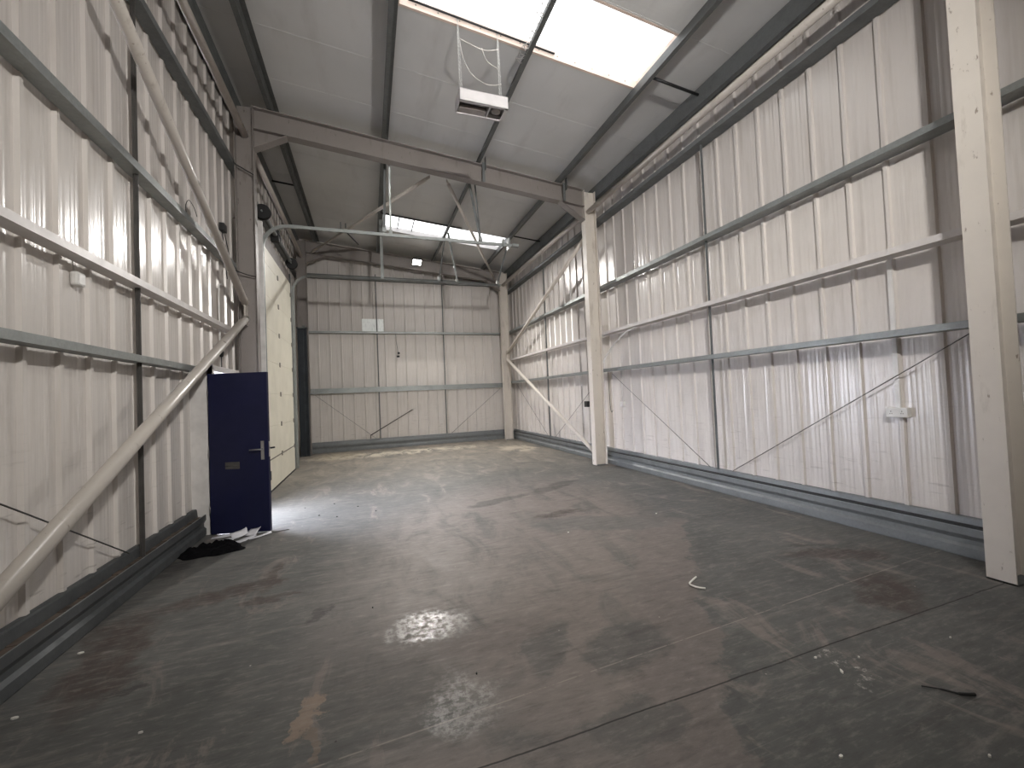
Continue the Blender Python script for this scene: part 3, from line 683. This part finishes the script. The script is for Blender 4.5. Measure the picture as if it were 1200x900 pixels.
# ------------------------------------------------------------------ flood lights
def flood(loc, aim, lab, power, drop=None):
    loc = Vector(loc); aim = (Vector(aim)-loc).normalized(); up = Vector((0, 0, 1)); r_ = aim.cross(up).normalized(); u_ = r_.cross(aim)
    e = empty('flood_light', tuple(loc), lab, 'light', kind='thing')
    b = MB(); b.obox(loc-aim*.045, r_*.15, u_*.11, aim*.03); b.obox(loc-aim*.09, r_*.10, u_*.08, aim*.02)
    for k in range(-3, 4): b.obox(loc-aim*.105+r_*k*.03, r_*.003, u_*.08, aim*.025)
    b.build('lamp_housing', M['black'], e)
    b = MB(); b.tube([loc-aim*.05-r_*.165, loc-aim*.05-r_*.165+Vector((0, 0, .17)), loc-aim*.05+r_*.165+Vector((0, 0, .17)), loc-aim*.05+r_*.165], .008, 6); 
    if drop: b.tube([loc-aim*.05+Vector((0, 0, .17)), drop], .012, 8)
    b.build('bracket', M['galv'], e)
    t = NT('lamp_lens'); em = t.n('ShaderNodeEmission'); em.inputs[0].default_value = (1, .97, .92, 1); em.inputs[1].default_value = 40; t.l(em.outputs[0], t.out.inputs[0])
    b = MB(); b.obox(loc-aim*.012, r_*.13, u_*.09, aim*.002); b.build('lamp_lens', t.m, e)
    L = bpy.data.lights.new('flood_lamp', 'AREA'); L.shape = 'RECTANGLE'; L.size = .24; L.size_y = .16; L.energy = power; L.color = (1, .965, .925); L.spread = math.radians(116)
    o = bpy.data.objects.new('flood_lamp', L); COL.objects.link(o); o.location = loc+aim*.012
    o.rotation_euler = aim.to_track_quat('-Z', 'Z').to_euler()
P_FAR, P_NEAR = 205, 190
flood((1.62, 13.40, 5.98), (2.2, 8.6, 0.0), 'glowing flood light on the far rafter', P_FAR, (1.62, 13.56, 6.08))
flood((1.6, -.65, 4.75), (2.2, 14.0, 1.0), 'flood light hanging behind the camera', P_NEAR, (2.15, -.65, 6.13))

# ------------------------------------------------------------------ small wall fittings
e = empty('double_socket', (4.95, 2.56, 1.17), 'white double socket on the cladding with trunking above it', 'socket')
b = MB(); b.box(4.915, 4.978, 2.48, 2.66, 1.19, 1.285); b.build('socket_box', M['white_pvc'], e, bevel=.006)
for yy in (2.525, 2.615):
    b = MB(); b.box(4.913, 4.916, yy-.012, yy-.004, 1.225, 1.232); b.box(4.913, 4.916, yy+.004, yy+.012, 1.225, 1.232); b.box(4.913, 4.916, yy-.003, yy+.003, 1.243, 1.256)
    b.build('pin_holes', M['seam'], e)
b = MB(); b.box(4.94, 4.975, 2.545, 2.585, 1.285, 2.765); b.build('trunking', M['white_pvc'], e)
e = empty('single_socket', (4.95, 7.22, 1.22), 'small white socket box beside the middle column', 'socket')
b = MB(); b.box(4.91, 4.978, 7.17, 7.28, 1.23, 1.33); b.build('socket_box', M['white_pvc'], e, bevel=.006)
b = MB(); b.tube([(4.95, 7.225, 1.33), (4.95, 7.225, 1.975)], .010, 8); b.build('conduit', M['white_pvc'], e)
b = MB(); b.box(4.90, 4.978, 8.62, 8.76, 1.20, 1.34); tag(b.build('junction_box', M['black'], bevel=.01), 'small black box on the wall behind the middle cream column', 'box')
e = empty('alarm_sounder', (-2.05, 3.98, 2.53), 'small white rounded alarm box on the cladding', 'alarm')
b = MB(); b.box(-2.075, -2.02, 3.93, 4.03, 2.53, 2.64); b.build('sounder_case', M['white_pvc'], e, bevel=.018)
b = MB(); b.tube([(-2.062, 3.96, 2.64), (-2.062, 3.95, 2.72)], .004, 6); b.build('cable', M['fleece'], e)
b = MB(); b.tube(catmull([(4.80, 7.66, 2.18), (4.80, 7.45, 2.38), (4.80, 7.12, 2.57), (4.80, 6.8, 2.70), (4.80, 6.45, 2.75)]), .014, 8)
tag(b.build('flexible_conduit', M['white_pvc']), 'white flexible conduit curving up to the white rail at the middle column', 'conduit')
b = MB(); b.tube(catmull([(4.80, 7.50, 1.97), (4.805, 7.49, 1.6), (4.80, 7.47, 1.25), (4.80, 7.43, 1.12), (4.80, 7.38, 1.16)]), .006, 6)
tag(b.build('loose_cable', M['rod']), 'thin dark cable hanging beside the middle cream column', 'cable')
b = MB(); b.tube(catmull([(-2.03, 7.05, 2.12), (-2.03, 7.05, 2.6), (-2.03, 7.05, 3.25), (-2.03, 7.09, 3.38), (-2.03, 7.25, 3.42)]), .012, 8)
tag(b.build('conduit', M['white_pvc']), 'white conduit running down to the blue door frame', 'conduit')
b = MB(); b.tube([(-2.0, 7.0, 2.30), (-2.0, 7.0, 2.36), (-2.0, 7.0, 2.42)], [.02, .035, .02], 10); b.tube([(-2.0, 7.0, 2.11), (-2.0, 7.0, 2.3)], .006, 6)
tag(b.build('cable_gland', M['black']), 'black cable gland above the blue door frame', 'gland')
e = empty('junction_box', (-1.98, 7.2, 4.15), 'black box with looping cables above the brace joint', 'box')
b = MB(); b.box(-2.02, -1.95, 7.08, 7.22, 4.20, 4.32); b.build('box_body', M['black'], e, bevel=.01)
b = MB(); b.tube(catmull([(-1.98, 7.1, 4.2), (-1.97, 7.12, 4.0), (-1.96, 7.15, 3.7), (-1.96, 7.2, 3.5)]), .007, 6); b.tube(catmull([(-1.98, 7.18, 4.2), (-1.95, 7.25, 3.95), (-1.95, 7.3, 3.7)]), .007, 6); b.build('cable', M['black'], e)
b = MB(); b.tube(catmull([(-2.0, 7.50, 3.78), (-1.93, 7.56, 3.74), (-1.80, 7.572, 3.69), (-1.66, 7.572, 3.66)]), .008, 6)
tag(b.build('black_cable', M['black']), 'black cable crossing the grey-brown column above the brace joint', 'cable')
b = MB(); b.tube(catmull([(-2.0, 7.40, 5.62), (-1.93, 7.56, 5.50), (-1.80, 7.572, 5.42), (-1.66, 7.572, 5.34)]), .010, 6)
tag(b.build('black_cable', M['black']), 'black cable crossing the top of the grey-brown column', 'cable')
b = MB(); b.tube(catmull([(-2.0, 6.2, 4.02), (-2.0, 6.1, 4.1), (-2.0, 5.95, 4.12), (-2.0, 5.85, 4.0), (-2.0, 5.9, 3.87)]), .004, 6)
tag(b.build('wire_loop', M['black']), 'small loop of black wire above the rail on the blue door wall', 'wire')

# far wall sign, cable and leaning rod
def sign_mat():
    t = NT('sign_print'); g = t.geo(); s = t.sep(g)
    n = t.noise(t.mapping(g, scale=(14, 1, 3)), 2.2, 4, .7)
    c = t.mix(t.ramp(n, .50, .62, 0, .5), (.88,.92,.90,1), (.55,.60,.59,1))
    return t.princ(c, .3)
b = MB(); b.box(-.13, .545, 14.085, 14.105, 3.83, 4.24)
tag(b.build('wall_sign', sign_mat(), bevel=.002), 'faded white sign standing on the far wall rail', 'sign')
e = empty('hanging_cable', (.98, 14.08, 2.95), 'dark cable with two black clips hanging on the far wall', 'cable')
b = MB(); b.tube(catmull([(.92, 14.09, 3.76), (.93, 14.09, 3.5), (.97, 14.09, 3.2), (.98, 14.09, 3.05)]), .007, 6); b.build('cable', M['rod'], e)
b = MB(); b.box(.96, 1.03, 14.05, 14.10, 3.08, 3.14); b.build('clip', M['black'], e)
b = MB(); b.box(.93, 1.02, 14.05, 14.10, 2.97, 3.03); b.build('clip', M['black'], e)
e = empty('leaning_rod', (.02, 14.05, .33), 'thin metal rod leaning on the far wall above the curb', 'rod')
b = MB(); b.tube([(.03, 14.05, .45), (1.40, 14.07, 1.22)], .014, 8); b.tube([(.03, 14.05, .45), (.03, 14.05, .335)], .010, 8); b.build('rod', M['rod'], e)
b = MB(); b.tube([(1.38, 14.07, 1.21), (1.43, 14.07, 1.235)], .03, 10); b.build('rod_cap', M['white_pvc'], e)

# ------------------------------------------------------------------ papers, cloth and debris
def sheet(x, y, rot, w, h, lab, curl=.02, z=.003, tilt=0.):
    b = MB(); N = 5; R_ = Matrix.Rotation(rot, 3, 'Z'); top = []; bot = []
    for i in range(N+1):
        for j in range(N+1):
            u, v = (i/N-.5)*w, (j/N-.5)*h
            zz = z+curl*((i/N)**2)*abs(math.sin(j/N*2.2+rot))+tilt*(j/N)
            p = R_ @ Vector((u, v, 0)); top.append((x+p.x, y+p.y, zz+.0025)); bot.append((x+p.x, y+p.y, zz))
    n = len(b.v); b.v += top+bot; K = (N+1)**2
    for i in range(N):
        for j in range(N):
            a = n+i*(N+1)+j; b.f.append([a, a+1, a+N+2, a+N+1]); b.sm.append(True); b.f.append([a+K, a+K+N+1, a+K+N+2, a+K+1]); b.sm.append(True)
    ring = [i*(N+1) for i in range(N+1)]+[N*(N+1)+j for j in range(1, N+1)]+[i*(N+1)+N for i in range(N-1, -1, -1)]+[j for j in range(N-1, 0, -1)]
    for i in range(len(ring)):
        a, c = ring[i], ring[(i+1) % len(ring)]; b.f.append([n+a, n+c, n+c+K, n+a+K]); b.sm.append(False)
    tag(b.build('paper', M['paper']), lab, 'paper', 'letters and papers dropped at the blue door')
sheet(-1.52, 5.80, .5, .16, .10, 'crumpled white letter under the middle of the blue door', .06, .004, .05)
sheet(-1.38, 5.81, -.5, .14, .10, 'white envelope leaning on the bottom of the blue door', .03, .006, .05)
sheet(-1.70, 5.90, .1, .26, .07, 'flat white leaflet by the foot of the door frame', .02)
sheet(-1.42, 5.66, .9, .21, .10, 'white paper strip lying in front of the blue door', .02, .003)
sheet(-1.28, 5.70, .5, .24, .06, 'curled white paper toward the free edge of the blue door', .03, .004)
sheet(-1.60, 5.72, -.7, .15, .10, 'small white card between the leaflet and the crumpled letter', .03, .004)
b = MB(); b.obox((-1.10, 5.86, .005), (.09, .02, 0), (-.02, .05, 0), (0, 0, .004)); tag(b.build('cardboard_scrap', M['rod']), 'dark flat scrap at the edge of the sunlit floor', 'scrap')
# black cloth heap
import bmesh
bm = bmesh.new(); bmesh.ops.create_grid(bm, x_segments=40, y_segments=26, size=.5)
random.seed(3); from mathutils import noise as mn
for v in bm.verts:
    x, y = v.co.x*2, v.co.y*2; r_ = math.sqrt(x*x+y*y)
    th = math.atan2(y, x); edge = 1.0-.12*math.sin(3*th)-.07*math.sin(7*th+1)
    k = max(abs(x), abs(y))/(r_+1e-6); x, y = x*k*edge, y*k*edge; r_ = math.sqrt(x*x+y*y)/edge
    h = .05*(1-r_**3)+.10*abs(mn.noise(Vector((x*3.0, y*4, 1))))*(1-r_**4)
    v.co = (x*.29, y*.21, max(.004, h*1.0))
me = bpy.data.meshes.new('cloth'); bm.to_mesh(me); bm.free(); me.materials.append(M['cloth'])
for p in me.polygons: p.use_smooth = True
o = bpy.data.objects.new('black_cloth', me); COL.objects.link(o); o.location = (-1.66, 5.38, 0); o.rotation_euler = (0, 0, .05)
m = o.modifiers.new('s', 'SOLIDIFY'); m.thickness = .004; tag(o, 'crumpled black cloth on the floor in front of the blue door', 'cloth')
# chips
def chip(x, y, s, lab, mat='chip', el=1.5, rot=0., grp='pale flakes on the floor', nm='debris_flake'):
    b = MB(); pts = []
    for k in range(7):
        a = k/7*2*math.pi; rr = s*.62*(.7+.5*random.random()); px, py = rr*el*math.cos(a), rr*math.sin(a)
        pts.append((x+px*math.cos(rot)-py*math.sin(rot), y+px*math.sin(rot)+py*math.cos(rot)))
    b.prism(pts, lambda a, c: (a, c, .0), lambda a, c: (a, c, .008)); return tag(b.build(nm, M[mat]), lab, 'debris', grp)
chip(1.82, 1.22, .012, 'yellowish white flake at the lower edge of the photo')
chip(2.36, 1.69, .009, 'white flake by the saw-cut joint')
chip(2.37, 1.56, .010, 'white flake in the scraped patch past the joint', el=2.6, rot=1.0)
chip(2.58, 1.60, .007, 'tiny white flake beyond the scraped patch')
chip(3.26, 1.51, .007, 'tiny white flake toward the nearest column')
chip(2.37, 1.00, .008, 'tiny white flake at the photo corner')
chip(-1.79, 2.93, .014, 'white flake beside the door side curb', el=2)
chip(-1.83, 3.53, .012, 'pale flake on the rust stain by the curb', el=2)
chip(3.37, 4.32, .012, 'white flake in the middle of the hall floor')
chip(2.07, 4.19, .010, 'small white flake in the middle of the dusty floor')
chip(-1.10, 2.55, .008, 'small pale flake on the dark floor beside the bare patch', el=2)
b = MB(); b.tube(catmull([(2.50, 2.74, .01), (2.42, 2.70, .012), (2.36, 2.66, .012), (2.37, 2.60, .012), (2.42, 2.56, .01)]), .007, 6)
tag(b.build('bent_strip', M['chip']), 'small bent white plastic strip on the floor', 'strip')
b = MB(); b.tube(catmull([(2.60, 1.33, .012), (2.66, 1.28, .012), (2.70, 1.23, .012), (2.76, 1.20, .012)]), [.003]*8+[.005]*8+[.008]*9, 6)
tag(b.build('dark_stick', M['black']), 'short dark stick lying on the floor', 'stick')
for i, (x, y) in enumerate(((-.70, 6.35), (-.46, 6.15), (-.55, 6.95), (-.20, 6.6), (.05, 6.2), (.53, 2.32), (-.02, 3.35), (-.95, 6.9))):
    chip(x, y, .016 if i < 5 else .008, ('dark crumb in the bright patch, %s' % ('by the door edge', 'in its near part', 'in its far part', 'at its middle', 'at its outer rim')[i]) if i < 5 else ('dark crumb on the brown floor between the painted reflections', 'dark crumb beyond the painted reflections', 'dark crumb between roller door and bright patch')[i-5], 'black', 1.3, i, 'dark crumbs on the floor', 'dark_crumb')

# ------------------------------------------------------------------ world, portal, camera
w = bpy.data.worlds.new('World'); bpy.context.scene.world = w; w.use_nodes = True
bg = w.node_tree.nodes['Background']; bg.inputs[0].default_value = (.82, .86, 1.0, 1); bg.inputs[1].default_value = 52.0
pl = bpy.data.lights.new('door_portal', 'AREA'); pl.shape = 'RECTANGLE'; pl.size = .92; pl.size_y = 2.0; pl.cycles.is_portal = True
po = bpy.data.objects.new('door_portal', pl); COL.objects.link(po); po.location = (-2.2, 6.57, 1.02); po.rotation_euler = (0, math.radians(-90), 0)

cam = bpy.data.cameras.new('camera'); co = bpy.data.objects.new('camera', cam); COL.objects.link(co)
r_ = Vector((.9429, -.33041, -.04209)); u_ = Vector((.03131, -.03789, .99879)); f_ = Vector((.3316, .94308, .02539))
mt = Matrix((r_, u_, -f_)).transposed().to_4x4(); mt.translation = (0, 0, 1.577); co.matrix_world = mt
cam.sensor_width = 36; cam.lens = 479.54*36/1200; cam.clip_start = .02
sc = bpy.context.scene; sc.camera = co
sc.view_settings.view_transform = 'Standard'; sc.view_settings.look = 'None'; sc.view_settings.gamma = 1; sc.view_settings.use_curve_mapping = False
sc.view_settings.exposure = 0.0
sc.cycles.use_denoising = True; sc.cycles.max_bounces = 10; sc.cycles.diffuse_bounces = 8; sc.cycles.sample_clamp_indirect = 6
sc.cycles.caustics_reflective = False; sc.cycles.caustics_refractive = False
